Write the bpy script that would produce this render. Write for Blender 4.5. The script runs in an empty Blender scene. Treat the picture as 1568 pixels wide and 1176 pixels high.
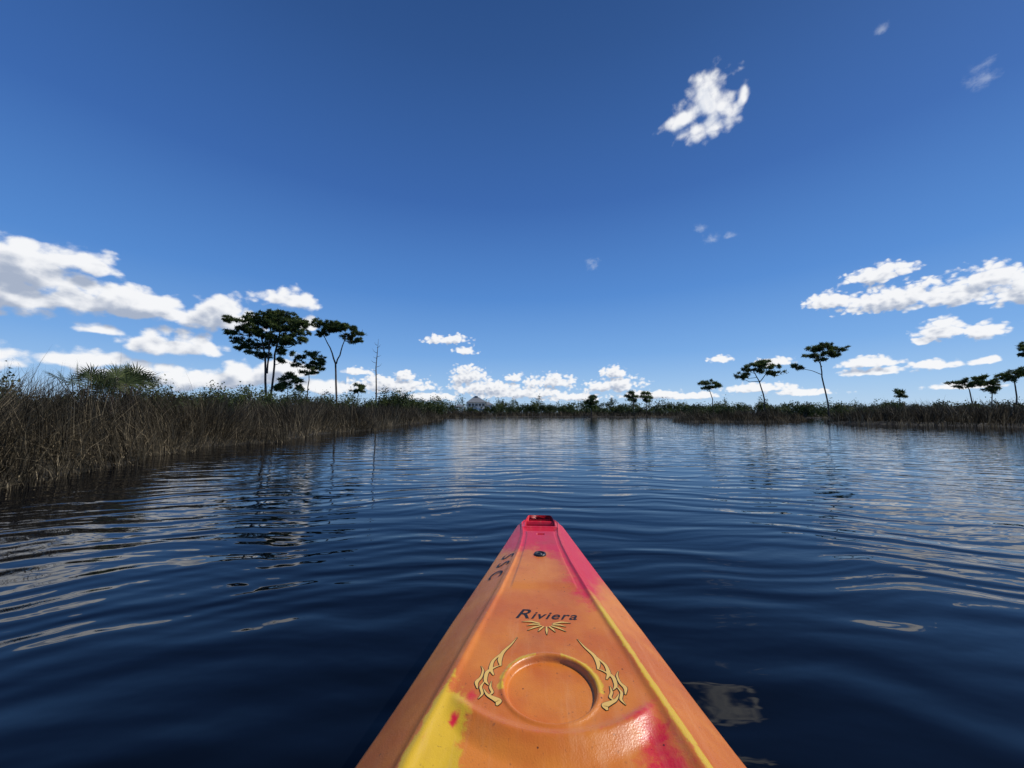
import bpy, math, random
import numpy as np
from mathutils import Matrix, Vector
rng=np.random.default_rng(7); random.seed(7)
scene=bpy.context.scene
scene.view_settings.view_transform='Standard'; scene.view_settings.look='None'; scene.view_settings.exposure=0
PITCH=math.radians(4.4); EYE=0.95
# ---------------------------------------------------------------- helpers
def new_mat(name):
    m=bpy.data.materials.new(name); m.use_nodes=True
    nt=m.node_tree; b=nt.nodes['Principled BSDF']
    return m,nt,b
def N(nt,t,**kw):
    n=nt.nodes.new(t)
    for k,v in kw.items(): setattr(n,k,v)
    return n
def M(nt,op,a,b=None,c=None,clamp=False):
    n=nt.nodes.new('ShaderNodeMath'); n.operation=op; n.use_clamp=clamp
    for i,v in enumerate((a,b,c)):
        if v is None: continue
        if isinstance(v,(int,float)): n.inputs[i].default_value=v
        else: nt.links.new(v,n.inputs[i])
    return n.outputs[0]
def VM(nt,op,a,b=None,c=None):
    n=nt.nodes.new('ShaderNodeVectorMath'); n.operation=op
    for i,v in enumerate((a,b,c)):
        if v is None: continue
        if isinstance(v,(tuple,list)): n.inputs[i].default_value=v
        else: nt.links.new(v,n.inputs[i])
    return n.outputs['Value'] if op in('LENGTH','DOT_PRODUCT') else n.outputs['Vector']
def ramp(nt,fac,stops,interp='LINEAR'):
    r=nt.nodes.new('ShaderNodeValToRGB'); r.color_ramp.interpolation=interp
    e=r.color_ramp.elements
    while len(e)<len(stops): e.new(0.5)
    for el,(p,c) in zip(e,stops):
        el.position=p; el.color=(c[0],c[1],c[2],1)
    nt.links.new(fac,r.inputs[0]); return r.outputs[0]
def mixc(nt,f,a,b):
    n=nt.nodes.new('ShaderNodeMix'); n.data_type='RGBA'
    for s,v in ((n.inputs[0],f),(n.inputs[6],a),(n.inputs[7],b)):
        if isinstance(v,(int,float)): s.default_value=v
        elif isinstance(v,(tuple,list)): s.default_value=(v[0],v[1],v[2],1)
        else: nt.links.new(v,s)
    return n.outputs[2]
def sstep(nt,x,a,b):
    n=nt.nodes.new('ShaderNodeMapRange'); n.interpolation_type='SMOOTHSTEP'
    nt.links.new(x,n.inputs[0]); n.inputs[1].default_value=a; n.inputs[2].default_value=b
    return n.outputs[0]
def noise(nt,vec,scale,detail=4,rough=0.55,dist=0.0):
    n=nt.nodes.new('ShaderNodeTexNoise'); n.inputs['Scale'].default_value=scale
    n.inputs['Detail'].default_value=detail; n.inputs['Roughness'].default_value=rough; n.inputs['Distortion'].default_value=dist
    if vec is not None: nt.links.new(vec,n.inputs['Vector'])
    return n.outputs[0]
def mesh_np(name,V,T,mats,midx=None,smooth=False,attrs=None,parent=None):
    V=np.asarray(V,dtype=np.float32); T=np.asarray(T,dtype=np.int32); k=T.shape[1]
    me=bpy.data.meshes.new(name)
    me.vertices.add(len(V)); me.vertices.foreach_set('co',V.ravel())
    me.loops.add(T.size); me.loops.foreach_set('vertex_index',T.ravel())
    me.polygons.add(len(T)); me.polygons.foreach_set('loop_start',np.arange(0,T.size,k,dtype=np.int32))
    try: me.polygons.foreach_set('loop_total',np.full(len(T),k,dtype=np.int32))
    except Exception: pass
    for m in mats: me.materials.append(m)
    if midx is not None: me.polygons.foreach_set('material_index',np.asarray(midx,dtype=np.int32))
    sm=np.full(len(T),smooth) if isinstance(smooth,bool) else np.asarray(smooth)
    me.polygons.foreach_set('use_smooth',sm.astype(bool))
    if attrs:
        for an,av in attrs.items():
            a=me.attributes.new(an,'FLOAT','POINT'); a.data.foreach_set('value',np.asarray(av,dtype=np.float32))
    me.update(calc_edges=True); me.validate()
    o=bpy.data.objects.new(name,me); scene.collection.objects.link(o)
    if parent: o.parent=parent
    return o
def lump(P,s=1.0):
    """cheap smooth 3-D variation 0..1 for light and dark clumps"""
    x,y,z=P[...,0]*s,P[...,1]*s,P[...,2]*s
    return 0.5+0.17*(np.sin(1.9*x+1.3*np.sin(1.1*y+z))+np.sin(2.3*y+1.7*np.sin(1.4*z+x))+np.sin(2.9*z+1.2*np.sin(1.7*x+0.6*y)))
class MB:
    def __init__(s): s.V=[];s.T=[];s.m=[];s.sm=[];s.n=0;s.r=[]
    def add(s,V,T,m,smooth=False,r=None):
        V=np.asarray(V,float);T=np.asarray(T,int)
        s.V.append(V);s.T.append(T+s.n);s.m.append(np.full(len(T),m));s.sm.append(np.full(len(T),smooth))
        s.r.append(np.full(len(V),0.5) if r is None else r); s.n+=len(V)
    def build(s,name,mats,parent=None):
        return mesh_np(name,np.concatenate(s.V),np.concatenate(s.T),mats,np.concatenate(s.m),np.concatenate(s.sm),{'rnd':np.concatenate(s.r)},parent)
def tube(path,rad,sides=7):
    P=np.asarray(path,float); n=len(P); V=[]
    for i in range(n):
        d=P[min(i+1,n-1)]-P[max(i-1,0)]; d/=np.linalg.norm(d)+1e-9
        a=np.cross(d,[0.1,1,0.05]); a/=np.linalg.norm(a)+1e-9; b=np.cross(d,a)
        for k in range(sides):
            t=2*math.pi*k/sides; V.append(P[i]+rad[i]*(math.cos(t)*a+math.sin(t)*b))
    T=[]
    for i in range(n-1):
        for k in range(sides):
            a=i*sides+k;b=i*sides+(k+1)%sides;c=a+sides;d=b+sides
            T+= [(a,b,d),(a,d,c)]
    return np.array(V),np.array(T)
def boxvt(x0,x1,y0,y1,z0,z1):
    V=[(x,y,z) for z in(z0,z1) for y in(y0,y1) for x in(x0,x1)]
    Q=[(0,2,3,1),(4,5,7,6),(0,1,5,4),(2,6,7,3),(0,4,6,2),(1,3,7,5)]
    T=[]
    for q in Q: T+=[(q[0],q[1],q[2]),(q[0],q[2],q[3])]
    return np.array(V,float),np.array(T)
def unit(v): return v/(np.linalg.norm(v,axis=-1,keepdims=True)+1e-9)
# ---------------------------------------------------------------- materials
def foliage_mat(name,dark,mid,light,rough=0.6,tl=0.25):
    m,nt,b=new_mat(name)
    at=N(nt,'ShaderNodeAttribute'); at.attribute_name='rnd'
    c=ramp(nt,at.outputs['Fac'],[(0.1,dark),(0.45,mid),(0.9,light)])
    nt.links.new(c,b.inputs['Base Color']); b.inputs['Roughness'].default_value=rough
    b.inputs['Specular IOR Level'].default_value=0.25
    tr=N(nt,'ShaderNodeBsdfTranslucent'); nt.links.new(c,tr.inputs[0])
    mx=N(nt,'ShaderNodeMixShader'); mx.inputs[0].default_value=tl
    nt.links.new(b.outputs[0],mx.inputs[1]); nt.links.new(tr.outputs[0],mx.inputs[2])
    nt.links.new(mx.outputs[0],nt.nodes['Material Output'].inputs[0])
    return m
mat_needle=foliage_mat('pine_needles',(0.020,0.034,0.011),(0.060,0.092,0.024),(0.15,0.19,0.05),0.6,0.35)
mat_leaf=foliage_mat('shrub_leaves',(0.012,0.020,0.007),(0.040,0.062,0.017),(0.12,0.145,0.04),0.6,0.25)
mat_palm=foliage_mat('palmetto_leaf',(0.025,0.04,0.012),(0.06,0.08,0.024),(0.12,0.14,0.045),0.5,0.25)
mat_reed=foliage_mat('reed_blades',(0.020,0.016,0.010),(0.088,0.071,0.043),(0.40,0.32,0.20),0.7,0.2)
m,nt,b=new_mat('bark'); g=N(nt,'ShaderNodeNewGeometry')
nt.links.new(ramp(nt,noise(nt,g.outputs['Position'],5,3),[(0.3,(0.035,0.027,0.021)),(0.7,(0.13,0.10,0.082))]),b.inputs['Base Color']); b.inputs['Roughness'].default_value=0.9
mat_bark=m
m,nt,b=new_mat('marsh_mud'); g=N(nt,'ShaderNodeNewGeometry')
nt.links.new(ramp(nt,noise(nt,g.outputs['Position'],1.3,5),[(0.3,(0.010,0.008,0.006)),(0.55,(0.024,0.020,0.013)),(0.75,(0.045,0.042,0.024))]),b.inputs['Base Color']); b.inputs['Roughness'].default_value=0.95
mat_mud=m
def flat_mat(name,col,rough=0.6,var=0.15,sc=3):
    m,nt,b=new_mat(name); g=N(nt,'ShaderNodeTexCoord')
    n=noise(nt,g.outputs['Object'],sc,4)
    c2=tuple(v*(1-var) for v in col); c1=tuple(min(1,v*(1+var)) for v in col)
    nt.links.new(ramp(nt,n,[(0.3,c2),(0.7,c1)]),b.inputs['Base Color']); b.inputs['Roughness'].default_value=rough
    return m
# ---------------------------------------------------------------- land / lagoon shape
L=[(-7.5,-60),(-6.9,-8),(-6.7,0),(-6.6,4.6),(-7.3,7),(-8.3,9.6),(-8.0,12),(-8.5,15),(-7.9,21),(-8.9,28),(-8.4,36),(-9.6,46),(-10.3,54),(-11.5,64),(-9,77),(5,84),(20,82),(35,77),(45,72),(60,68),(75,62),(100,56),(300,50),(3500,50),(3500,3500),(-3500,3500),(-3500,-3500),(-7.5,-3500)]
R=[(28.6,34.2),(30.5,31),(33.4,25),(37,15),(38,0),(36,-60),(36,-3500),(3500,-3500),(3500,40),(300,42),(60,44),(45,41.5),(33,37)]
I=[(17.2,39.2),(18.5,38),(22,38.3),(25,37.6),(28,38.2),(30.5,38.9),(31,40.4),(25,42),(18.3,41.3)]
def sd_poly(P,x,y):
    P=np.array(P,float); d=np.full(x.shape,1e9); ins=np.zeros(x.shape,bool)
    for i in range(len(P)):
        a=P[i];b=P[(i+1)%len(P)]; e=b-a
        t=np.clip(((x-a[0])*e[0]+(y-a[1])*e[1])/(e@e),0,1)
        d=np.minimum(d,np.hypot(x-a[0]-t*e[0],y-a[1]-t*e[1]))
        c=((a[1]>y)!=(b[1]>y)); xi=a[0]+(y-a[1])*e[0]/(e[1] if e[1]!=0 else 1e-9)
        ins^=(c&(x<xi))
    return np.where(ins,d,-d)
def wob(x,y):
    return 0.25*np.sin(x*1.3+y*0.9)+0.18*np.sin(y*2.3-x*0.7)+0.12*np.sin(4.1*y+2.2*x)
def sd_land(x,y): return np.maximum(np.maximum(sd_poly(L,x,y),sd_poly(R,x,y)),sd_poly(I,x,y))+wob(x,y)
def axis(lo,hi,st,far):
    core=np.arange(lo,hi,st); g=np.geomspace(1,far,26)
    return np.concatenate([lo-g[::-1],core,hi+g])
gx=axis(-40,80,0.5,3000); gy=axis(-20,110,0.5,3000)
X,Y=np.meshgrid(gx,gy); S=sd_land(X,Y)
Z=np.clip(S*0.16,-0.8,0.2)+np.clip((S-5)*0.02,0,0.3)
V=np.stack([X,Y,Z],-1).reshape(-1,3); nx,ny=len(gx),len(gy)
i=np.arange(nx-1)[None,:]+nx*np.arange(ny-1)[:,None]; i=i.ravel()
mesh_np('ground',V,np.stack([i,i+1,i+1+nx,i+nx],-1),[mat_mud],smooth=True)
# ---------------------------------------------------------------- water
m,nt,b=new_mat('water'); g=N(nt,'ShaderNodeNewGeometry'); P=g.outputs['Position']
b.inputs['Base Color'].default_value=(0.0012,0.0018,0.0036,1); b.inputs['Roughness'].default_value=0.01; b.inputs['IOR'].default_value=1.34
warp=N(nt,'ShaderNodeTexNoise'); warp.inputs['Scale'].default_value=0.55; warp.inputs['Detail'].default_value=2; nt.links.new(P,warp.inputs['Vector'])
wv=VM(nt,'MULTIPLY',VM(nt,'SUBTRACT',warp.outputs['Color'],(0.5,0.5,0.5)),(0.9,0.9,0))
Pw=VM(nt,'ADD',P,wv)
rl=VM(nt,'LENGTH',VM(nt,'MULTIPLY',VM(nt,'SUBTRACT',Pw,(0.1,-0.6,0)),(0.72,1,0)))
ring=M(nt,'SINE',M(nt,'MULTIPLY',rl,2*math.pi/0.25))
ring2=M(nt,'SINE',M(nt,'MULTIPLY',VM(nt,'LENGTH',VM(nt,'SUBTRACT',Pw,(1.2,-2.5,0))),2*math.pi/0.16))
ring3=M(nt,'SINE',M(nt,'MULTIPLY',VM(nt,'LENGTH',VM(nt,'SUBTRACT',Pw,(-0.7,-5,0))),2*math.pi/0.43))
am=noise(nt,VM(nt,'MULTIPLY',P,(0.6,1,0)),0.8,2)
fade=M(nt,'DIVIDE',1.0,M(nt,'ADD',1.0,M(nt,'MULTIPLY',rl,0.12)))
h=M(nt,'MULTIPLY',M(nt,'MULTIPLY',ring,fade),M(nt,'MULTIPLY',sstep(nt,am,0.25,0.7),0.0032))
h=M(nt,'ADD',h,M(nt,'MULTIPLY',M(nt,'MULTIPLY',ring2,fade),M(nt,'MULTIPLY',sstep(nt,am,0.62,0.36),0.0013)))
h=M(nt,'ADD',h,M(nt,'MULTIPLY',M(nt,'MULTIPLY',ring3,fade),0.0027))
n1=noise(nt,VM(nt,'MULTIPLY',Pw,(0.36,1.8,0)),1.0,2)
n2=noise(nt,VM(nt,'MULTIPLY',Pw,(1.0,5.0,0)),1.5,1)
h=M(nt,'ADD',h,M(nt,'MULTIPLY',n1,0.0135)); h=M(nt,'ADD',h,M(nt,'MULTIPLY',n2,0.0052))
n3=noise(nt,VM(nt,'MULTIPLY',P,(1,1.8,0)),9.0,1); h=M(nt,'ADD',h,M(nt,'MULTIPLY',n3,0.0007))
bp=N(nt,'ShaderNodeBump'); bp.inputs['Strength'].default_value=1; bp.inputs['Distance'].default_value=1
nt.links.new(h,bp.inputs['Height']); nt.links.new(bp.outputs[0],b.inputs['Normal'])
mesh_np('water',[(-3000,-3000,0),(3000,-3000,0),(3000,3000,0),(-3000,3000,0)],[(0,1,2,3)],[m])
# ---------------------------------------------------------------- marsh grass
def grass(name,boxes,parent=None):
    VV=[];TT=[];RR=[];n0=0
    for (x0,x1,y0,y1,dens,smin,smax,h0,w0,bent) in boxes:
        n=int((x1-x0)*(y1-y0)*dens)
        x=rng.uniform(x0,x1,n);y=rng.uniform(y0,y1,n)
        s=sd_land(x,y); cl=np.sin(x*5.1+1.7*np.sin(y*3.3))*np.sin(y*4.3+1.3*np.sin(x*2.9))
        k=(s>smin)&(s<smax)&(rng.random(n)<0.60+0.40*cl); x=x[k];y=y[k];s=s[k];n=len(x)
        if n==0: continue
        low=0.5+0.5*np.sin(x*0.9+y*0.55+1.1*np.sin(y*0.37)); low2=0.5+0.5*np.sin(x*2.3-y*1.9); low3=0.5+0.5*np.sin(x*4.9+y*4.2)
        h=h0*(0.70+0.18*low+0.14*low2+0.08*low3)*rng.uniform(0.5,1.12,n)*np.clip(0.46+s*0.45,0.38,1)
        tall=rng.random(n)<0.014; h=np.where(tall,h*1.34,h)
        ang=rng.uniform(0,2*math.pi,n); lean=np.abs(rng.normal(0,0.34,n))
        bb=rng.random(n)<bent; lean=np.where(bb,rng.uniform(0.5,1.7,n),lean); h=np.where(bb,h*0.72,h)
        edge=np.clip(1-s/1.2,0,1)
        pa=1.5*np.sin(x*0.8+y*0.6)+0.4; am_=0.12+0.34*np.sin(x*1.9+1.3*y)**2
        dx=np.cos(ang)*lean+am_*np.cos(pa*2)+edge*0.34*np.sign(-x); dy=np.sin(ang)*lean+am_*np.sin(pa*2)
        w=w0*rng.uniform(0.6,1.3,n); fa=rng.uniform(0,math.pi,n); wx=np.cos(fa)*w; wy=np.sin(fa)*w
        z0=np.clip(s*0.16,-0.25,0.2)-0.03
        ts=[0,0.45,0.8,1.0]; lv=[]
        for t in ts:
            cx=x+dx*h*t**1.8; cy=y+dy*h*t**1.8
            L2=dx*dx+dy*dy
            cz=z0+h*(t-0.42*np.minimum(L2,1.8)*t**2.2)
            lv.append((cx,cy,np.maximum(cz,z0+0.01)))
        Vb=np.zeros((n,7,3)); wt=[1,0.85,0.5]
        for j in range(3):
            cx,cy,cz=lv[j]
            Vb[:,2*j]=np.stack([cx-wx*wt[j],cy-wy*wt[j],cz],-1); Vb[:,2*j+1]=np.stack([cx+wx*wt[j],cy+wy*wt[j],cz],-1)
        Vb[:,6]=np.stack(lv[3],-1)
        base=np.array([(0,1,3),(0,3,2),(2,3,5),(2,5,4),(4,5,6)])
        T=(np.arange(n)[:,None,None]*7+base[None]).reshape(-1,3)+n0
        pat=lump(np.stack([x,y,0*x],-1),1.1)
        r=rng.beta(1.0,3.0,n)*0.85+0.42*(pat-0.42); r=np.where(bb,r+0.30,r); r=np.clip(r+edge*0.16,0,1)
        VV.append(Vb.reshape(-1,3));TT.append(T);RR.append(np.repeat(r,7)); n0+=n*7
    return mesh_np(name,np.concatenate(VV),np.concatenate(TT),[mat_reed],attrs={'rnd':np.concatenate(RR)})
grass('marsh_grass',[
 (-13,-6,-6,3,170,-0.3,5,1.7,0.006,0.2),
 (-14,-6,3,13,560,-0.35,5,1.66,0.0055,0.30),
 (-14,-6,13,26,240,-0.3,5,1.70,0.009,0.26),
 (-16,-6,26,50,110,-0.3,5,1.7,0.014,0.20),
 (-17,-6,50,84,60,-0.15,5,1.6,0.02,0.1)])
grass('marsh_grass',[(-12,110,55,92,34,-0.1,5,1.45,0.03,0.25)])
grass('marsh_grass',[(16,32,36,43,140,-0.25,9,1.45,0.014,0.2)])
grass('marsh_grass',[(27,70,-10,44,78,-0.25,6,1.8,0.017,0.2)])
# ---------------------------------------------------------------- foliage
def leaf_cloud(mb,cen,rad,n,size,mat,sub=None,elong=1.0,sp=0.62,ls=1.0):
    sub=sub or max(3,n//45)
    c=unit(rng.normal(size=(sub,3)))*(rng.random((sub,1))**0.45)*0.9
    k=rng.integers(0,sub,n); sc=rng.uniform(0.14,0.36,sub)[k][:,None]
    p=c[k]+rng.normal(size=(n,3))*sc*sp
    p=np.asarray(cen)+p*np.asarray(rad)
    d=unit(rng.normal(size=(n,3))+[0,0,0.3]); e=unit(np.cross(d,rng.normal(size=(n,3))))
    s=size*rng.uniform(0.6,1.4,(n,1))
    V=np.stack([p-e*s*0.5/elong,p+e*s*0.5/elong,p+d*s*elong],1).reshape(-1,3)
    r=np.clip(rng.random(n)*0.35+0.35*(rng.random(sub)[k])+0.5*(lump(p,ls)-0.2),0,1)
    mb.add(V,np.arange(n*3).reshape(-1,3),mat,False,np.repeat(r,3))
def pine(x,y,u,trunks,clumps,dens=1.0,name='pine_tree',leafsize=None,depth=0.9,rzs=1.5):
    mb=MB(); nodes=[]
    for tr in trunks:
        yo=rng.uniform(-2,2)*u
        P=[];rr=[]
        for j,(dx,dz,r) in enumerate(tr):
            z=EYE+dz*u if dz>-50 else 0.1
            P.append((dx*u,(yo if j else 0.0),z)); rr.append(r*u)
        Q=[];q=[]
        for j in range(len(P)-1):
            for t in np.linspace(0,1,4)[:-1]:
                Q.append(np.array(P[j])*(1-t)+np.array(P[j+1])*t+rng.normal(0,0.35*u,3)*[1,1,0]); q.append(rr[j]*(1-t)+rr[j+1]*t)
        Q.append(np.array(P[-1]));q.append(rr[-1])
        v,t=tube(Q,q,8); mb.add(v,t,0,True)
        nodes+=list(zip(Q,q))
    for (dx,dz,rx,rz) in clumps:
        rz=rz*rzs; cy=rng.uniform(-1,1)*rx*depth*u
        c=np.array([dx*u,cy,EYE+dz*u])
        best=None;bd=1e9
        for q,r in nodes:
            dd=np.linalg.norm((c-q)*[1,0.6,1])+ (3*max(0,q[2]-(c[2]-0.25*rx*u)))+0.1
            if dd<bd: bd=dd;best=(q,r)
        q,r=best; mid=q*0.45+c*0.55+np.array([0,0,-0.12*np.linalg.norm(c-q)])+rng.normal(0,0.6*u,3)
        r0=min(r*0.7,max(0.35*u,0.012*bd+0.3*u))
        v,t=tube([q,mid,c-[0,0,0.3*rz*u],c+[0.3*rx*u,0,0]],[r0,r0*0.7,r0*0.45,r0*0.15],5); mb.add(v,t,0,True)
        for _ in range(5):
            e=c+unit(rng.normal(size=3))*[rx*u*0.9,rx*u*0.8,rz*u*0.8]
            v,t=tube([mid*0.3+c*0.7,e],[r0*0.3,r0*0.08],4); mb.add(v,t,0,True)
        area=rx*rz*4; n=int(area*7.0*dens)+60; kk=max(6,int(area/11))
        for _ in range(kk):
            o_=np.array([rng.uniform(-0.95,0.95),rng.normal()*0.5,rng.normal()*0.42]); o_[2]-=0.35*o_[0]**2
            f=rng.uniform(1.2,3.6)
            cc=c+o_*[rx*u,rx*u*0.95,rz*u]
            leaf_cloud(mb,cc,(f*1.15*u,f*1.15*u,f*0.55*u),n//kk,(leafsize or 1.7)*u,1,sub=4,elong=1.9,sp=1.25,ls=1.3)
    o=mb.build(name,[mat_bark,mat_needle]); o.location=(x,y,0); return o
pine(-25,38,38/570,[[(-3,-60,1.9),(-2,30,1.6),(-5,80,1.4),(-12,115,1.1),(-20,140,0.6)],[(4,-60,1.7),(6,40,1.5),(8,90,1.3),(14,125,1.0),(20,148,0.5)],[(-2,60,1.2),(0,100,1.1),(2,150,0.5)]],
 [(-55,143,12,4),(-62,125,10,4),(-45,113,12,4),(-32,142,17,5),(-12,151,19,5),(14,153,20,5),(36,141,17,5),(50,124,11,4),(25,130,16,5),(0,135,19,6),(-22,124,14,5),(-37,102,11,4),(-17,106,15,5),(12,112,16,5),(34,110,13,5),(-10,90,11,4),(26,94,11,4),(46,136,11,4),(-48,130,9,4),(20,80,7,3),(0,120,14,5),(-8,142,14,5),(30,120,12,5),(-28,92,8,3),(-2,157,12,3),(52,112,8,4),(-35,130,12,4),(18,142,14,5)],rzs=1.25)
pine(-18.9,40,40/570,[[(2,-60,1.6),(0,30,1.4),(-2,75,1.3),(-12,100,0.9),(-24,122,0.5)],[(-2,75,1.1),(6,95,0.9),(12,118,0.5)]],
 [(-26,136,11,4),(-12,138,13,4),(2,133,13,4),(-26,122,9,3.5),(16,130,13,4),(28,121,10,4),(12,118,9,3),(22,112,8,3),(-14,126,9,3),(-4,128,10,3),(30,114,6,3)],rzs=1.3)
pine(-21.5,39,39/570,[[(2,-60,0.8),(0,40,0.7),(2,70,0.5),(4,88,0.25)]],
 [(-14,86,8,3),(2,90,9,4),(14,82,8,3.5),(-4,74,8,3),(18,68,7,3),(8,62,7,2.5),(-20,74,6,2.5),(-10,62,6,2.5),(8,76,7,3),(20,76,6,3)],dens=0.8)
pine(-23.5,39,39/570,[[(2,-60,0.6),(0,20,0.5),(0,48,0.25)]],[(-10,52,6,3),(0,56,8,4),(10,50,8,3.5),(0,42,10,4),(14,38,7,4),(-10,38,8,4)],dens=0.8)
pine(-17,41,41/570,[[(0,-60,0.5),(0,20,0.5),(2,38,0.2)]],[(0,42,7,3),(5,34,5,2.5),(-5,33,4,2)])
mb=MB(); u=42/570
def zz(p): return (p[0]*u,p[2]*u,EYE+p[1]*u)
v,t=tube([(0,0,0.1),zz((1,30,0)),zz((-1,70,1)),zz((1,95,0)),zz((2,114,0))],[0.10,0.085,0.06,0.035,0.01],7); mb.add(v,t,0,True)
for (z0,dx,dz,dy) in [(100,5,6,1),(92,-6,7,-2),(84,-7,3,3),(86,6,3,1),(76,-8,5,-1),(70,7,6,2),(64,-5,1,0),(58,5,1,-3),(104,-4,5,0)]:
    v,t=tube([zz((0,z0,0)),zz((dx*0.6,z0+dz*0.3,dy)),zz((dx,z0+dz,dy*1.5))],[0.03,0.018,0.006],4); mb.add(v,t,0,True)
o=mb.build('dead_pine_tree',[mat_bark]); o.location=(-15.4,42,0)
pine(40.2,60,60/570,[[(5,-60,1.1),(4,20,1.0),(-2,48,0.8),(-12,66,0.45)],[(-2,46,0.65),(8,60,0.55),(22,66,0.3)]],
 [(-24,58,11,3),(-12,72,14,3),(2,77,12,3),(14,70,13,3),(26,62,11,3),(-30,54,6,2),(-6,64,10,2),(10,61,8,2),(-20,66,10,2)],dens=0.9,rzs=1.1)
pine(50.5,60,60/570,[[(4,-60,1.2),(3,20,1.0),(-3,55,0.9),(-4,78,0.7),(4,92,0.4)],[(-3,58,0.55),(-18,64,0.45),(-36,68,0.3)],[(-3,70,0.6),(-14,88,0.4)]],
 [(-16,97,12,3),(0,101,14,3.5),(14,97,13,3.5),(20,89,9,2.5),(-10,89,12,3),(6,90,13,3),(-36,70,7,3),(-44,73,4,2),(0,82,8,2)],dens=1.0,rzs=1.15)
pine(34.8,65,65/570,[[(3,-60,0.8),(2,20,0.7),(-2,38,0.4)]],[(-10,44,8,2),(0,46,11,2.5),(10,42,8,2),(0,39,9,1.8),(-6,38,7,1.5)],rzs=1.1)
pine(17.5,82,82/570,[[(0,-60,0.8),(0,20,0.5)]],[(0,22,6,3),(-5,16,6,3),(5,14,6,3.5),(0,8,7,3)],dens=1.2,rzs=1.1)
pine(27.5,84,84/570,[[(0,-60,0.7),(-2,26,0.4)]],[(-2,31,5,2),(-7,25,6,2),(4,25,6,2),(-2,20,6,2)],dens=1.1,rzs=1.1)
pine(30.3,84,84/570,[[(0,-60,0.7),(0,24,0.4)]],[(0,30,6,2),(6,24,5,2),(-5,24,5,2),(2,18,5,2)],dens=1.1,rzs=1.1)
pine(75,72,72/570,[[(0,-60,0.6),(0,24,0.4)]],[(-4,32,6,2.5),(5,30,6,2),(0,25,6,2)],rzs=1.1)
pine(81.5,66,66/570,[[(2,-60,0.9),(0,30,0.7),(-2,44,0.4)]],[(-12,47,9,2.5),(0,51,10,3),(12,47,8,2.5),(0,42,9,2),(-14,40,6,2)],rzs=1.2)
pine(85,66,66/570,[[(-2,-60,0.7),(0,30,0.6),(2,42,0.4)]],[(-6,46,7,2.5),(6,45,8,3),(12,38,7,3),(0,34,7,3)],rzs=1.2)
pine(86.5,64,64/570,[[(0,-60,1.0),(2,40,0.8),(0,56,0.4)]],[(-14,58,8,3),(0,63,11,3.5),(14,60,10,3.5),(0,54,10,3),(-10,50,7,2)],rzs=1.2)
pine(62,43,43/570,[[(4,-60,1.4),(0,50,1.1),(-4,85,0.8)]],[(-18,98,10,4),(-6,106,13,5),(10,108,14,5),(24,98,12,5),(0,92,14,4),(-26,90,7,3)],rzs=1.2)
# shrubs
def shrub(x,y,w,h,n=1600,size=0.11,name='shrub'):
    mb=MB(); k=max(5,int(w*2.5))
    for j in range(k):
        cx=rng.uniform(-0.5,0.5)*w*0.9; hh=h*rng.uniform(0.5,1.02)
        v,t=tube([(cx*0.4,0,0),(cx*0.8,rng.uniform(-.3,.3),hh*0.5),(cx,0,hh*0.85)],[0.05,0.035,0.01],5); mb.add(v,t,0,True)
        leaf_cloud(mb,(cx,rng.uniform(-0.4,0.4)*w*0.5,hh*0.58),(w/k*1.2+0.3,w/k*1.2+0.25,hh*0.42),n//k,size,1,sub=14,sp=0.8,ls=1.4)
    o=mb.build(name,[mat_bark,mat_leaf]); o.location=(x,y,0.1); return o
for a in [(-13.0,8.8,2.0,2.5,3000,0.06),(-14.6,9.9,2.4,2.3,2600,0.07),(-12.6,11.6,2.0,2.1,2800,0.06),(-13.4,13.2,2.4,2.1,2600,0.07),(-14.5,17,3,2.4,2600,.08),(-15.5,21,3,2.6,2500,.09),(-17,24,3,2.8,2500,0.1),(-18.5,30,4,3.1,2600,.11),(-21,31,4,3.2,2600,.11),(-16,33,4,2.8,2200,.11),(-18,36,5,3.0,2600,.12),(-15,38,4,2.9,2600,.12),
          (-13.6,42,3.4,3.8,3600,.13),(-12.3,44,3.2,3.5,3400,.13),(-14.8,45,3.5,3.9,3400,.13),(-11.8,48,3,3.2,3000,.13),(-12.6,52,3,3.1,3000,.13),(-12.3,56,4,3.1,2600,.14),(-16,52,5,3.4,2600,.14),(-13.5,62,4,3.2,2600,.15),(-22,44,6,3.2,2600,.14),(-26,42,6,3.2,2600,.14),(-30,40,6,3.0,2600,.14),(-26,32,5,2.9,2600,.12),(-22,26,4,2.5,2600,.12),(-19,20,4,2.4,2600,.1)]:
    shrub(*a)
for a in [(34.5,62,5,2.6),(33,66,5,2.4),(46,60,6,2.9),(48,62,5,2.6),(44.5,62,4,2.4),(73,72,5,3.0)]:
    shrub(*a,2400,0.16)
def treeline(name,segs,n_each=420,size=0.3):
    mb=MB()
    for (x0,y0,x1,y1,h0,h1,st) in segs:
        L_=math.hypot(x1-x0,y1-y0); n=int(L_/st)
        for j in range(n):
            t=(j+rng.uniform(-.4,.4))/n; hh=rng.uniform(h0,h1)*(0.85+0.25*math.sin(j*0.37)*math.sin(j*0.91+1)); 
            p=(x0+(x1-x0)*t,y0+(y1-y0)*t+rng.uniform(-3,3),hh*0.5+0.1)
            leaf_cloud(mb,p,(st*rng.uniform(0.7,1.3),st*0.9,hh*0.5),n_each,size,0,sub=12,sp=0.8,ls=0.7)
    return mb.build(name,[mat_leaf])
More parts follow.
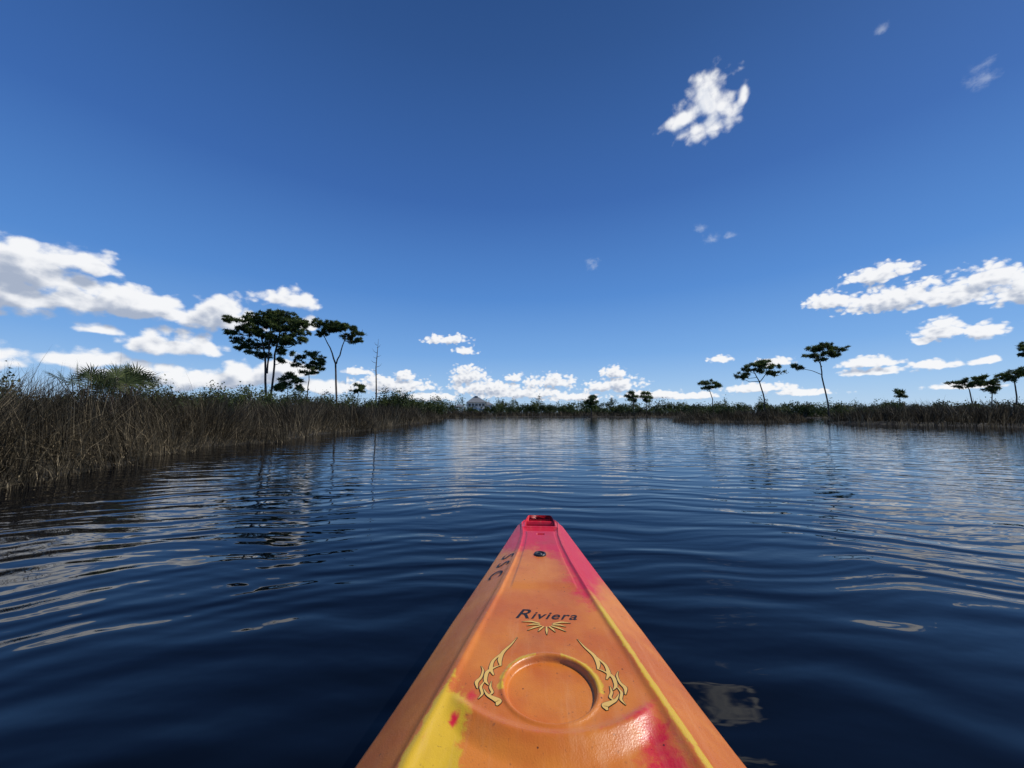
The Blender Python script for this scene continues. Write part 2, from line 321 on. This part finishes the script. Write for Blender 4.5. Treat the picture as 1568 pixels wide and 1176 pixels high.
treeline('distant_treeline',[(-40,125,-15.5,118,5.0,7.6,2.0),(-14,124,-2,122,5.0,6.6,2.0),(-5,118,10,117,4.6,7.0,1.8),(8,121,34,121,4.2,6.4,2.0),(34,118,75,108,3.2,5.0,1.8),(-40,100,-14.5,97,3.6,5.0,1.7),(12,96,62,90,2.3,3.3,1.5),(-7.0,106,16,102,3.0,4.4,1.5),(-12.6,104,-8.4,104,1.9,2.7,1.3)],600,0.26)
treeline('distant_treeline',[(62,82,130,70,2.6,3.8,1.8),(56,66,120,54,2.1,3.1,1.6),(110,70,170,40,2.5,4,2.4),(44,50,95,46,1.6,2.4,1.6)],480,0.22)
treeline('distant_treeline',[(-300,260,300,270,7,11,5),(-120,60,-40,110,3,6,3)],300,0.6)
def palmetto(x,y,h,nf=10):
    mb=MB()
    for f in range(nf):
        a=rng.uniform(0,2*math.pi); tilt=rng.uniform(0.1,0.8)
        d=np.array([math.cos(a)*math.sin(tilt),math.sin(a)*math.sin(tilt),math.cos(tilt)])
        root=np.array([0,0,h*0.35]); hub=root+d*h*rng.uniform(0.35,0.5)
        v,t=tube([(0,0,0),root],[0.05,0.04],5); mb.add(v,t,0,True)
        v,t=tube([root,hub],[0.012,0.008],4); mb.add(v,t,0,True)
        s1=unit(np.cross(d,[0.2,0.1,1])); s2=unit(np.cross(s1,d)); d2=unit(d+0.35*s2*rng.uniform(-1,1))
        for k in range(17):
            th=math.radians(-100+200*k/16); dr=unit(d2*math.cos(th)+s1*math.sin(th)); L_=0.44*rng.uniform(0.8,1.1)*(1-0.2*abs(th)/2)
            w=unit(np.cross(dr,np.cross(d2,s1)))*0.015
            tip=hub+dr*L_-np.array([0,0,0.05])
            V=[hub,hub+dr*L_*0.5+w,hub+dr*L_*0.5-w,tip]
            mb.add(V,[(0,1,2),(1,3,2)],1,False,np.full(4,rng.random()))
    o=mb.build('palmetto',[mat_bark,mat_palm]); o.location=(x,y,0.1)
for a in [(-11.2,10.8,2.35),(-10.4,10.0,2.3),(-11.7,10.2,2.35),(-9.9,9.2,2.15)]: palmetto(*a)
# ---------------------------------------------------------------- house
mw=flat_mat('white_siding',(0.60,0.58,0.54)); mr=flat_mat('grey_roof',(0.17,0.18,0.19)); mg=flat_mat('window_glass',(0.03,0.035,0.045),0.1)
def house(x,y,w,d,fl,ht,rh,rot=0):
    e=bpy.data.objects.new('beach_house',None); scene.collection.objects.link(e); e.location=(x,y,0.2); e.rotation_euler[2]=rot
    def part(nm,items,mat):
        mb=MB()
        for v,t in items: mb.add(v,t,0)
        return mb.build(nm,[mat],e)
    part('walls',[boxvt(-w/2,w/2,-d/2,d/2,fl,fl+ht)],mw)
    part('wing',[boxvt(w/2+0.01,w/2+2.2,-d/2+1,d/2-0.5,fl,fl+ht-0.7)],mw)
    part('wing_roof',[(np.array([(w/2+0.52,-d/2+0.6,fl+ht-0.69),(w/2+2.6,-d/2+0.6,fl+ht-0.69),(w/2+2.6,d/2-0.1,fl+ht-0.69),(w/2+0.52,d/2-0.1,fl+ht-0.69),(w/2+0.6,0.2,fl+ht+0.2),(w/2+1.4,0.2,fl+ht+0.2)]),np.array([(0,1,5),(0,5,4),(1,2,5),(2,3,4),(2,4,5),(3,0,4),(0,2,1),(0,3,2)]))],mr)
    o=0.5; z=fl+ht+0.01; rl=w*0.14
    V=[(-w/2-o,-d/2-o,z),(w/2+o,-d/2-o,z),(w/2+o,d/2+o,z),(-w/2-o,d/2+o,z),(-rl,0,z+rh),(rl,0,z+rh)]
    T=[(0,1,5),(0,5,4),(1,2,5),(2,3,4),(2,4,5),(3,0,4),(0,2,1),(0,3,2)]
    part('roof',[(np.array(V),np.array(T)),boxvt(-0.5,0.5,-0.5,0.5,z+rh*0.75,z+rh+0.3)],mr)
    k=5; items=[boxvt(-w/2+w*(j+0.5)/k-0.4,-w/2+w*(j+0.5)/k+0.4,-d/2-0.03,-d/2-0.003,fl+0.7,fl+ht-0.4) for j in range(k)]
    part('windows',items,mg)
    part('deck',[boxvt(-w/2-0.3,w/2+0.3,-d/2-2.3,-d/2-0.01,fl-0.25,fl-0.02)]+[boxvt(-w/2-0.2+(w+0.25)*j/6,-w/2-0.05+(w+0.25)*j/6,-d/2-2.2,-d/2-2.05,0,fl-0.26) for j in range(7)]+[boxvt(-w/2-0.3,w/2+0.3,-d/2-2.28,-d/2-2.2,fl+0.75,fl+0.85)],mw)
    part('piers',[boxvt(-w/2+0.1+(w-0.5)*j/4,-w/2+0.4+(w-0.5)*j/4,yy,yy+0.3,0,fl-0.01) for j in range(5) for yy in(-d/2+0.1,d/2-0.4)],mw)
house(-11.2,116,5.2,5.5,1.9,2.0,1.7,0.15)
e=bpy.data.objects.new('gazebo',None); scene.collection.objects.link(e); e.location=(-14.6,104,0.2)
mb=MB()
for sx in(-1.1,0.95):
    for sy in(-1.1,0.95): v,t=boxvt(sx,sx+.15,sy,sy+.15,0,2.4); mb.add(v,t,0)
mb.build('posts',[mw],e)
mb=MB(); mb.add([(-1.4,-1.4,2.41),(1.4,-1.4,2.41),(1.4,1.4,2.41),(-1.4,1.4,2.41),(0,0,3.1)],[(0,1,4),(1,2,4),(2,3,4),(3,0,4),(0,2,1),(0,3,2)],0); mb.build('roof',[mr],e)
# ---------------------------------------------------------------- kayak
kay=bpy.data.objects.new('kayak',None); scene.collection.objects.link(kay)
kay.location=(0.037,0,0); kay.rotation_euler[2]=-math.atan(0.0556)
yk=[-1.05,-1.0,-0.8,-0.5,0,0.4,0.78,0.86,0.985,1.26,1.58,1.98,2.10,2.17,2.195,2.205]
ho=[0.08,0.13,0.26,0.37,0.42,0.425,0.397,0.382,0.357,0.307,0.241,0.159,0.136,0.121,0.108,0.090]
yr=[-1.05,-0.9,-0.5,0.3,0.70,0.776,0.90,1.054,1.35,1.6,1.8,1.95,2.05,2.15,2.205]
hr=[0.05,0.13,0.27,0.30,0.270,0.258,0.236,0.211,0.158,0.122,0.100,0.092,0.098,0.104,0.080]
zo_y=[-1.05,0,0.86,1.26,1.58,1.98,2.15,2.205]; zo_z=[0.27,0.235,0.240,0.258,0.276,0.304,0.315,0.310]
ys=np.concatenate([np.linspace(-1.05,0.5,160),np.linspace(0.503,2.205,560)])
ks=np.hanning(15); ks/=ks.sum()
def sm(a): 
    p=np.pad(a,7,mode='edge'); return np.convolve(p,ks,'valid')
HO=np.interp(ys,yk,ho); HR=np.interp(ys,yr,hr); ZO=np.interp(ys,zo_y,zo_z); HO=np.where(ys<2.08,sm(HO),HO); HR=np.where(ys<2.16,sm(HR),HR)
ud=np.linspace(0,1,111); ub=np.linspace(0,1,22)[1:]
def S01(x,a,b): t=np.clip((x-a)/(b-a),0,1); return t*t*(3-2*t)
def deckz(x,y,hrr):
    z=0.330+0*x
    r=np.hypot(x,y-0.90)
    z=z-0.012*(1-S01(r,0.097,0.105))+0.003*np.exp(-((r-0.110)/0.005)**2)
    ya=0.752+1.9*x*x; inn=1-S01(np.abs(x)/hrr,0.70,0.95)
    z=z-0.012*(1-S01(y,ya-0.05,ya))*inn+0.006*np.exp(-((y-ya-0.012)/0.014)**2)*inn
    ax=np.abs(x); slot=(1-S01(ax,0.074,0.082))*S01(y,2.080,2.088)*(1-S01(y,2.158,2.166))
    rim=(1-S01(ax,0.086,0.096))*S01(y,2.060,2.072)*(1-S01(y,2.176,2.186))
    z=z+0.005*rim-0.060*slot
    z=z-0.008*np.exp(-((y-2.035)/0.018)**2)*(1-S01(ax/hrr,0.7,0.95))
    s2=(1-S01(ax,0.016,0.020))*(1-S01(np.abs(y-1.95),0.008,0.012)); z=z-0.015*s2
    z=z+0.004*(1-S01(ax,0.72*hrr,0.80*hrr))*S01(y,1.35,1.42)*(1-S01(y,1.98,2.02))
    z=z-0.15*S01(y,-0.55,-0.45)*(1-S01(y,0.30,0.50))*(1-S01(ax/hrr,0.75,0.98))
    return z
sec=[]
for yi,o_,r_,zo_ in zip(ys,HO,HR,ZO):
    xd=ud*r_; zd=deckz(xd,np.full_like(xd,yi),r_)
    zd=zd+0.006*np.exp(-((ud-0.97)/0.05)**2)
    xb=r_+(o_-r_)*ub; f=ub
    zb=0.330+(zo_-0.330)*(f**1.15)+0.006*np.exp(-((f)/0.10)**2)*1.0
    ed=np.array([[o_+0.003,zo_-0.006],[o_+0.004,zo_-0.014],[o_-0.001,zo_-0.025],[o_*0.96,zo_*0.45],[o_*0.82,-0.01],[o_*0.45,-0.07],[0,-0.09]])
    if yi>1.2: 
        k=min(1,(yi-1.2)/1.0); ed[3:,1]+=0.22*k**2.2; ed[3:,0]*=(1-0.35*k)
    x=np.concatenate([xd,xb,ed[:,0]]); z=np.concatenate([zd,zb,ed[:,1]])
    full_x=np.concatenate([-x[::-1],x[1:-1]]); full_z=np.concatenate([z[::-1],z[1:-1]])
    sec.append(np.stack([full_x,np.full_like(full_x,yi),full_z],-1))
A=np.array(sec); ns,nc=A.shape[:2]; V=A.reshape(-1,3)
ii=np.arange(ns-1)[:,None]*nc; jj=np.arange(nc)[None,:]; j2=(jj+1)%nc
Q=np.stack([ii+jj,ii+j2,ii+nc+j2,ii+nc+jj],-1).reshape(-1,4)
caps=[]; half=nc//2
for base,flip in((0,True),((ns-1)*nc,False)):
    for j in range(1,half-1):
        q=(base+j,base+j+1,base+(nc-j-1)%nc,base+(nc-j)%nc)
        caps.append(q if not flip else q[::-1])
Q=np.concatenate([Q,np.array(caps)])
x,y,z=V[:,0],V[:,1],V[:,2]
def G(cx,cy,sx,sy,a=1): return a*np.exp(-(((x-cx)/sx)**2+((y-cy)/sy)**2))
hrv=np.interp(y,yr,hr); edge=np.abs(x)/hrv
sh=np.clip(x/0.2,-1,1)
pink=S01(y+0.12*sh,1.50,1.92)*1.25+G(0.15,1.45,0.07,0.22,0.95)+G(0.20,0.76,0.05,0.10,0.75)+G(0.20,0.66,0.10,0.06,0.7)+G(-0.175,0.86,0.015,0.02,0.7)+G(-0.20,0.80,0.012,0.02,0.7)+G(-0.03,1.5,0.03,0.1,0.2)+G(-0.13,1.75,0.05,0.2,0.25)
pink+=0.26*np.exp(-((y-(0.768+1.9*x*x))/0.015)**2)*(edge<1)
yel=G(-0.215,0.80,0.045,0.09,1.1)+G(-0.22,0.70,0.06,0.05,1.0)+0.95*np.exp(-((x-hrv*1.0)/0.013)**2)*(1-S01(y,1.3,1.5))+0.35*np.exp(-((x+hrv*0.98)/0.007)**2)*(1-S01(y,1.4,1.6))
rr=np.hypot(x,y-0.9); yel+=0.72*np.exp(-((rr-0.113)/0.011)**2)*(np.abs(x)>0.03)*(y>0.88)
yel+=G(0.05,1.45,0.03,0.2,0.3)+G(-0.10,1.25,0.08,0.2,0.15)+G(0.10,0.66,0.2,0.03,0.35)
m,nt,b=new_mat('rotomoulded_plastic'); tc=N(nt,'ShaderNodeTexCoord'); O=tc.outputs['Object']
def attr(n_): a=N(nt,'ShaderNodeAttribute'); a.attribute_name=n_; return a.outputs['Fac']
na=noise(nt,O,9,5,0.6,0.6); nb=noise(nt,O,34,5,0.7,0.8)
nn=M(nt,'ADD',M(nt,'MULTIPLY',M(nt,'SUBTRACT',na,0.5),1.0),M(nt,'MULTIPLY',M(nt,'SUBTRACT',nb,0.5),1.2))
base=mixc(nt,sstep(nt,noise(nt,O,5,4),0.35,0.65),(0.56,0.135,0.018),(0.68,0.215,0.026))
fy=sstep(nt,M(nt,'ADD',attr('yellow'),nn),0.42,0.72); c=mixc(nt,fy,base,(0.64,0.40,0.02))
fp=sstep(nt,M(nt,'ADD',attr('pink'),nn),0.28,0.95); c=mixc(nt,fp,c,(0.62,0.014,0.036))
dn=noise(nt,O,90,3,0.7); c=mixc(nt,M(nt,'MULTIPLY',sstep(nt,dn,0.62,0.75),0.5),c,(0.13,0.05,0.025))
gn=noise(nt,VM(nt,'MULTIPLY',O,(40,3,10)),1.0,5,0.7); c=mixc(nt,M(nt,'MULTIPLY',sstep(nt,gn,0.5,0.8),0.18),c,(0.75,0.45,0.25))
g2=noise(nt,O,3.5,6,0.7); c=mixc(nt,M(nt,'MULTIPLY',sstep(nt,g2,0.5,0.75),0.30),c,(0.28,0.11,0.05))
v1=N(nt,'ShaderNodeTexVoronoi'); v1.inputs['Scale'].default_value=38; nt.links.new(O,v1.inputs['Vector'])
spk=M(nt,'MULTIPLY',M(nt,'LESS_THAN',v1.outputs['Distance'],0.085),M(nt,'GREATER_THAN',noise(nt,O,14,1),0.55)); c=mixc(nt,M(nt,'MULTIPLY',spk,0.8),c,(0.05,0.02,0.012))
nt.links.new(c,b.inputs['Base Color'])
nt.links.new(M(nt,'ADD',0.20,M(nt,'MULTIPLY',gn,0.3)),b.inputs['Roughness']); b.inputs['Specular IOR Level'].default_value=0.55
bb=N(nt,'ShaderNodeBump'); bb.inputs['Strength'].default_value=0.4; bb.inputs['Distance'].default_value=0.0012
nt.links.new(M(nt,'ADD',noise(nt,O,300,2),M(nt,'MULTIPLY',noise(nt,O,30,3),1.5)),bb.inputs['Height']); nt.links.new(bb.outputs[0],b.inputs['Normal'])
mesh_np('hull',V,Q[:,::-1],[m],smooth=True,attrs={'pink':pink,'yellow':yel},parent=kay)
mat_ink=flat_mat('black_ink',(0.012,0.010,0.012),0.5); mat_yink=flat_mat('yellow_ink',(0.74,0.46,0.12),0.5,0.08); mat_rub=flat_mat('black_rubber',(0.012,0.012,0.014),0.35)
mb=MB(); pr=[(0.0,0.006),(0.009,0.006),(0.010,0.003),(0.017,0.003),(0.019,0.007),(0.024,0.007),(0.027,0.003),(0.027,-0.003)]
Vp=[];k=28
for (r,zp) in pr:
    for j in range(k): Vp.append((r*math.cos(2*math.pi*j/k),r*math.sin(2*math.pi*j/k),zp))
T=[]
for i_ in range(len(pr)-1):
    for j in range(k):
        a=i_*k+j;b_=i_*k+(j+1)%k; T+=[(a,a+k,b_+k),(a,b_+k,b_)]
mb.add(Vp,T,0,True); o=mb.build('drain_plug',[mat_rub],kay); o.location=(-0.008,1.675,0.334)
def text(s,size,mtx,nm,sp=1.0,shear=0.0,off=0.0):
    cu=bpy.data.curves.new(nm,'FONT'); cu.body=s; cu.size=size; cu.align_x='CENTER'; cu.align_y='CENTER'; cu.extrude=0.00005; cu.shear=shear; cu.offset=off; cu.space_character=sp
    cu.materials.append(mat_ink); o=bpy.data.objects.new(nm,cu); scene.collection.objects.link(o); o.parent=kay; o.matrix_local=mtx; return o
text('R',0.074,Matrix.Translation((-0.074,1.197,0.3305)),'lettering_initial',1,0.4,0.0008)
text('iviera',0.056,Matrix.Translation((0.022,1.191,0.3305)),'lettering',1.12,0.4,0.0008)
mb=MB()
def bevel_mtx(x0,y0,ang):
    o_=np.interp(y0,yk,ho); r_=np.interp(y0,yr,hr); zo_=np.interp(y0,zo_y,zo_z)
    f=(abs(x0)-r_)/(o_-r_); z0=0.330+(zo_-0.33)*f**1.15; sl=(0.33-zo_)*1.15*f**0.15/(o_-r_)
    n=Vector((-sl,0,1)).normalized(); X=Vector((math.cos(ang),math.sin(ang),0)); X=(X-n*X.dot(n)).normalized(); Yv=n.cross(X)
    mt=Matrix((X,Yv,n)).transposed().to_4x4(); mt.translation=Vector((x0,y0,z0))+n*0.0022; return mt
for ch,xx,yy in(('S',-0.150,1.69),('S',-0.166,1.615),('C',-0.186,1.52)):
    text(ch,0.085,bevel_mtx(xx,yy,math.radians(-105)),'marker_lettering',1,0,0.0005)
def ribbon(mb,path,widths,z,mi,grow=0):
    P=np.array(path,float)
    n_=26; t=np.linspace(0,len(P)-1,n_); Px=np.interp(t,range(len(P)),P[:,0]); Py=np.interp(t,range(len(P)),P[:,1]); W=np.interp(t,range(len(P)),widths)+grow
    kk=np.array([.25,.5,.25])
    for _ in range(4):
        Px[1:-1]=np.convolve(Px,kk,'valid'); Py[1:-1]=np.convolve(Py,kk,'valid')
    dx=np.gradient(Px);dy=np.gradient(Py);l=np.hypot(dx,dy)+1e-9
    nx_,ny_=-dy/l,dx/l
    V=[];T=[]
    for a in range(n_): V+=[(Px[a]+nx_[a]*W[a],Py[a]+ny_[a]*W[a],z),(Px[a]-nx_[a]*W[a],Py[a]-ny_[a]*W[a],z)]
    for a in range(n_-1): T+=[(2*a,2*a+1,2*a+3),(2*a,2*a+3,2*a+2)]
    mb.add(V,T,mi)
zi=0.3306; cnt=0
def orn(path,w):
    global cnt; cnt+=1
    ribbon(mb,path,w,zi+cnt*0.00002,0,0.0015); ribbon(mb,path,w,zi+0.0007+cnt*0.00002,1,0)
for s in(-1,1):
    f=lambda L_:[(s*a,b_) for a,b_ in L_]
    orn(f([(0.082,1.078),(0.096,1.045),(0.118,1.010),(0.123,0.980),(0.118,0.958)]),[0.0003,0.0022,0.0045,0.0055,0.002])
    orn(f([(0.104,1.030),(0.124,1.000),(0.140,0.975),(0.142,0.945),(0.132,0.925)]),[0.0003,0.002,0.0035,0.005,0.0015])
    orn(f([(0.118,0.960),(0.132,0.952),(0.150,0.935),(0.150,0.905),(0.140,0.892)]),[0.0008,0.002,0.0045,0.004,0.0008])
    orn(f([(0.166,0.955),(0.158,0.940),(0.160,0.915),(0.170,0.900),(0.164,0.880)]),[0.0003,0.002,0.003,0.0045,0.001])
    orn(f([(0.150,0.905),(0.158,0.885),(0.150,0.865),(0.158,0.850)]),[0.0008,0.003,0.003,0.0004])
    orn(f([(0.135,0.905),(0.136,0.885),(0.128,0.870),(0.138,0.858)]),[0.0004,0.0028,0.003,0.0006])
    orn(f([(0.150,0.880),(0.140,0.862),(0.122,0.852),(0.112,0.846),(0.116,0.834)]),[0.0006,0.003,0.0055,0.0075,0.002])
for k in range(9):
    th=math.radians(-90+ (k-4)*24); L_=0.040 if k%2==0 else 0.030; c0=np.array([0.0,1.146])
    d=np.array([math.cos(th)*1.35,math.sin(th)])
    bend=np.array([-d[1],d[0]])*0.006*(k-4)/4
    orn([c0+d*0.014,c0+d*(0.014+L_*0.5)+bend,c0+d*(0.014+L_)+bend*0.3],[0.0022,0.0032,0.0002])
mb.build('printed_ornament',[mat_ink,mat_yink],kay)
# ---------------------------------------------------------------- sky
SUN_AZ=math.radians(78); SUN_EL=math.radians(48)
w=bpy.data.worlds.new('World'); scene.world=w; w.use_nodes=True; nt=w.node_tree
bg=nt.nodes['Background']; SK=0.1; bg.inputs['Strength'].default_value=SK
sky=N(nt,'ShaderNodeTexSky'); sky.sky_type='NISHITA'; sky.sun_disc=False; sky.sun_elevation=SUN_EL; sky.sun_rotation=SUN_AZ
sky.air_density=1.0; sky.dust_density=0.2; sky.ozone_density=3.0
tc=N(nt,'ShaderNodeTexCoord'); d=VM(nt,'NORMALIZE',tc.outputs['Generated'])
sp=N(nt,'ShaderNodeSeparateXYZ'); nt.links.new(d,sp.inputs[0])
az=M(nt,'ARCTAN2',sp.outputs[0],sp.outputs[1]); el=M(nt,'ARCSINE',sp.outputs[2])
cb=N(nt,'ShaderNodeCombineXYZ'); nt.links.new(az,cb.inputs[0]); nt.links.new(el,cb.inputs[1]); AE=cb.outputs[0]
blue=ramp(nt,el,[(0.0,(0.46,0.66,0.90)),(0.07,(0.32,0.54,0.87)),(0.15,(0.19,0.41,0.81)),(0.30,(0.093,0.265,0.67)),(0.52,(0.047,0.145,0.45)),(0.80,(0.028,0.088,0.28)),(1.0,(0.018,0.06,0.20))])
blue=VM(nt,'SCALE',blue); nt.nodes[-1].inputs['Scale'].default_value=1.0/SK
hs=N(nt,'ShaderNodeHueSaturation'); hs.inputs['Saturation'].default_value=1.2; hs.inputs['Value'].default_value=0.85; nt.links.new(sky.outputs[0],hs.inputs['Color'])
skyc=mixc(nt,0.85,hs.outputs[0],blue)
nt.links.new(skyc,bg.inputs['Color'])
CL=[(60,405,130,44),(10,435,135,46),(140,400,45,25),(110,455,90,24),(215,462,105,28),(330,480,80,28),(440,455,46,19),(150,503,55,10),(262,522,85,24),(120,548,90,18),(290,577,95,22),(390,572,75,20),(180,570,80,16),(470,495,24,11),(440,560,50,20),(600,588,85,15),(550,568,24,7),(620,575,24,8),(500,590,60,14),
 (685,519,40,9),(712,536,20,7),(718,572,32,18),(745,592,70,13),(845,582,48,12),(800,600,95,11),(790,577,18,8),(940,568,26,11),(940,588,54,13),(1000,602,55,9),(660,606,50,9),(880,607,60,8),(1105,548,22,7),(1185,553,28,8),(1160,593,62,8),(1060,605,50,6),(1330,553,56,10),(1430,557,56,8),(1512,550,22,7),(1340,568,65,7),(1230,600,60,6),(1470,590,60,6),
 (1345,417,62,17),(1275,459,48,15),(1370,454,95,23),(1460,445,70,24),(1510,422,66,24),(1580,438,85,28),(1440,503,46,18),(1505,504,42,15),(1410,521,20,7),
 (1085,148,50,38),(1045,180,44,18),(1085,190,46,27),(1138,140,12,22),(1118,178,22,22),
 (-90,420,120,50),(-60,540,110,24),(1700,470,110,26),(1650,560,70,12)]
WISP=[(1090,364,15,9),(1118,360,16,6),(1075,347,14,8),(1510,112,34,26),(908,402,14,12),(1350,42,18,10),(845,452,12,6)]
def ang(px,py):
    a=(px-784)/570; b_=(588-py)/570; yv=math.cos(PITCH)-b_*math.sin(PITCH); zv=math.sin(PITCH)+b_*math.cos(PITCH)
    return math.atan2(a,yv), math.atan2(zv,math.hypot(a,yv))
def cloud_group(items,fine,amp=1.9,vor=0.6,rough=0.58,nsc=None):
    grp=bpy.data.node_groups.new('cloud_density','ShaderNodeTree')
    grp.interface.new_socket('AE',in_out='INPUT',socket_type='NodeSocketVector'); grp.interface.new_socket('D',in_out='OUTPUT',socket_type='NodeSocketFloat')
    gi=grp.nodes.new('NodeGroupInput'); go=grp.nodes.new('NodeGroupOutput'); p=gi.outputs[0]
    cur=None
    for (px,py,hw,hh) in items:
        a0,e0=ang(px,py+hh*0.35); a1,_=ang(px+hw,py); a2,_=ang(px-hw,py); _,e1=ang(px,py-hh); _,e2=ang(px,py+hh)
        sx=2/(a1-a2); sy=2/(e1-e2)
        v=VM(grp,'MULTIPLY',VM(grp,'SUBTRACT',p,(a0,e0,0)),(sx,sy*0.8,0))
        v2=VM(grp,'MULTIPLY_ADD',VM(grp,'MINIMUM',v,(0,0,0)),(0,0.9,0),v)
        l=VM(grp,'LENGTH',v2)
        cur=l if cur is None else M(grp,'SMOOTH_MIN',cur,l,0.25)
    mk=M(grp,'MAXIMUM',M(grp,'SUBTRACT',1.0,cur),-1.0)
    pn=VM(grp,'MULTIPLY',p,(1,1.35,1))
    nm=noise(grp,pn,nsc or (30 if fine else 13),7,rough,0.15)
    D=M(grp,'ADD',mk,M(grp,'MULTIPLY',M(grp,'SUBTRACT',nm,0.5),amp))
    if vor>0:
        nz=grp.nodes.new('ShaderNodeTexNoise'); nz.inputs['Scale'].default_value=40; nz.inputs['Detail'].default_value=3; grp.links.new(pn,nz.inputs['Vector'])
        wv_=VM(grp,'MULTIPLY',VM(grp,'SUBTRACT',nz.outputs['Color'],(0.5,0.5,0.5)),(0.02,0.02,0))
        vo=grp.nodes.new('ShaderNodeTexVoronoi'); vo.feature='SMOOTH_F1'; vo.voronoi_dimensions='2D'; vo.inputs['Scale'].default_value=80 if fine else 36; vo.inputs['Smoothness'].default_value=0.25
        grp.links.new(VM(grp,'ADD',pn,wv_),vo.inputs['Vector'])
        D=M(grp,'ADD',D,M(grp,'MULTIPLY',M(grp,'SUBTRACT',0.42,vo.outputs['Distance']),vor))
    grp.links.new(D,go.inputs[0]); return grp
def rng_mask(x_,a,b_): return M(nt,'MULTIPLY',M(nt,'GREATER_THAN',x_,a),M(nt,'LESS_THAN',x_,b_))
prev=bg.outputs[0]
def region(items,azr,elr,fine,al=(-0.02,0.42),up=0.022,lo=(4.1,4.7,5.9),amp=1.9,sh=(0.0,1.0),wisp=None):
    global prev
    grp=cloud_group(items,fine,amp)
    def dens(vec,g_=None):
        n=nt.nodes.new('ShaderNodeGroup'); n.node_tree=g_ or grp; nt.links.new(vec,n.inputs[0]); return n.outputs[0]
    D1=dens(AE); D2=dens(VM(nt,'ADD',AE,(up*0.5,up,0)))
    alpha=sstep(nt,D1,*al)
    shade=sstep(nt,M(nt,'SUBTRACT',D2,M(nt,'MULTIPLY',D1,0.25)),*sh)
    ccol=mixc(nt,shade,(9.4,9.45,9.6),lo)
    base_=skyc
    if wisp:
        Dw=dens(AE,cloud_group(wisp,False,3.2,0.0,0.65,30)); base_=mixc(nt,M(nt,'MULTIPLY',sstep(nt,Dw,0.0,1.4),0.36),skyc,(7.0,7.6,8.6))
    col=mixc(nt,M(nt,'MULTIPLY',alpha,0.97),base_,ccol)
    b2=N(nt,'ShaderNodeBackground'); b2.inputs['Strength'].default_value=SK; nt.links.new(col,b2.inputs['Color'])
    mx=N(nt,'ShaderNodeMixShader'); nt.links.new(M(nt,'MULTIPLY',rng_mask(az,*azr),rng_mask(el,*elr)),mx.inputs[0])
    nt.links.new(prev,mx.inputs[1]); nt.links.new(b2.outputs[0],mx.inputs[2]); prev=mx.outputs[0]
A_=[c for c in CL if c[0]-c[2]<560]; B_=[c for c in CL if c[0]+c[2]>500 and c[0]-c[2]<1090 and c[1]>480]; C_=[c for c in CL if c[0]+c[2]>1030 and c[1]>380]; T_=[c for c in CL if c[0]>850 and c[1]<300]
region(A_,(-1.45,-0.42),(-0.02,0.42),False,al=(-0.06,0.40),up=0.026,sh=(-0.15,0.70),lo=(3.9,4.5,5.7))
region(B_,(-0.42,0.45),(-0.02,0.26),True,up=0.012)
region(C_,(0.45,1.45),(-0.02,0.345),True,al=(-0.10,0.38),up=0.014)
region(T_,(0.15,1.1),(0.345,0.85),False,(-0.10,0.75),0.018,(6.0,6.6,7.8),2.3,wisp=WISP)
nt.links.new(prev,nt.nodes['World Output'].inputs[0])
sl=bpy.data.lights.new('sun','SUN'); sl.energy=3.8; sl.angle=math.radians(0.5); sl.color=(1,0.95,0.87)
so=bpy.data.objects.new('sun',sl); scene.collection.objects.link(so)
sd=Vector((math.sin(SUN_AZ)*math.cos(SUN_EL),math.cos(SUN_AZ)*math.cos(SUN_EL),math.sin(SUN_EL)))
so.rotation_euler=sd.to_track_quat('Z','Y').to_euler()
# ---------------------------------------------------------------- camera
cam=bpy.data.cameras.new('camera'); cam.sensor_width=36; cam.lens=36*570/1568; cam.clip_end=8000; cam.clip_start=0.02
co=bpy.data.objects.new('camera',cam); scene.collection.objects.link(co); co.location=(0,0,EYE); co.rotation_euler=(math.pi/2+PITCH,0,0)
scene.camera=co
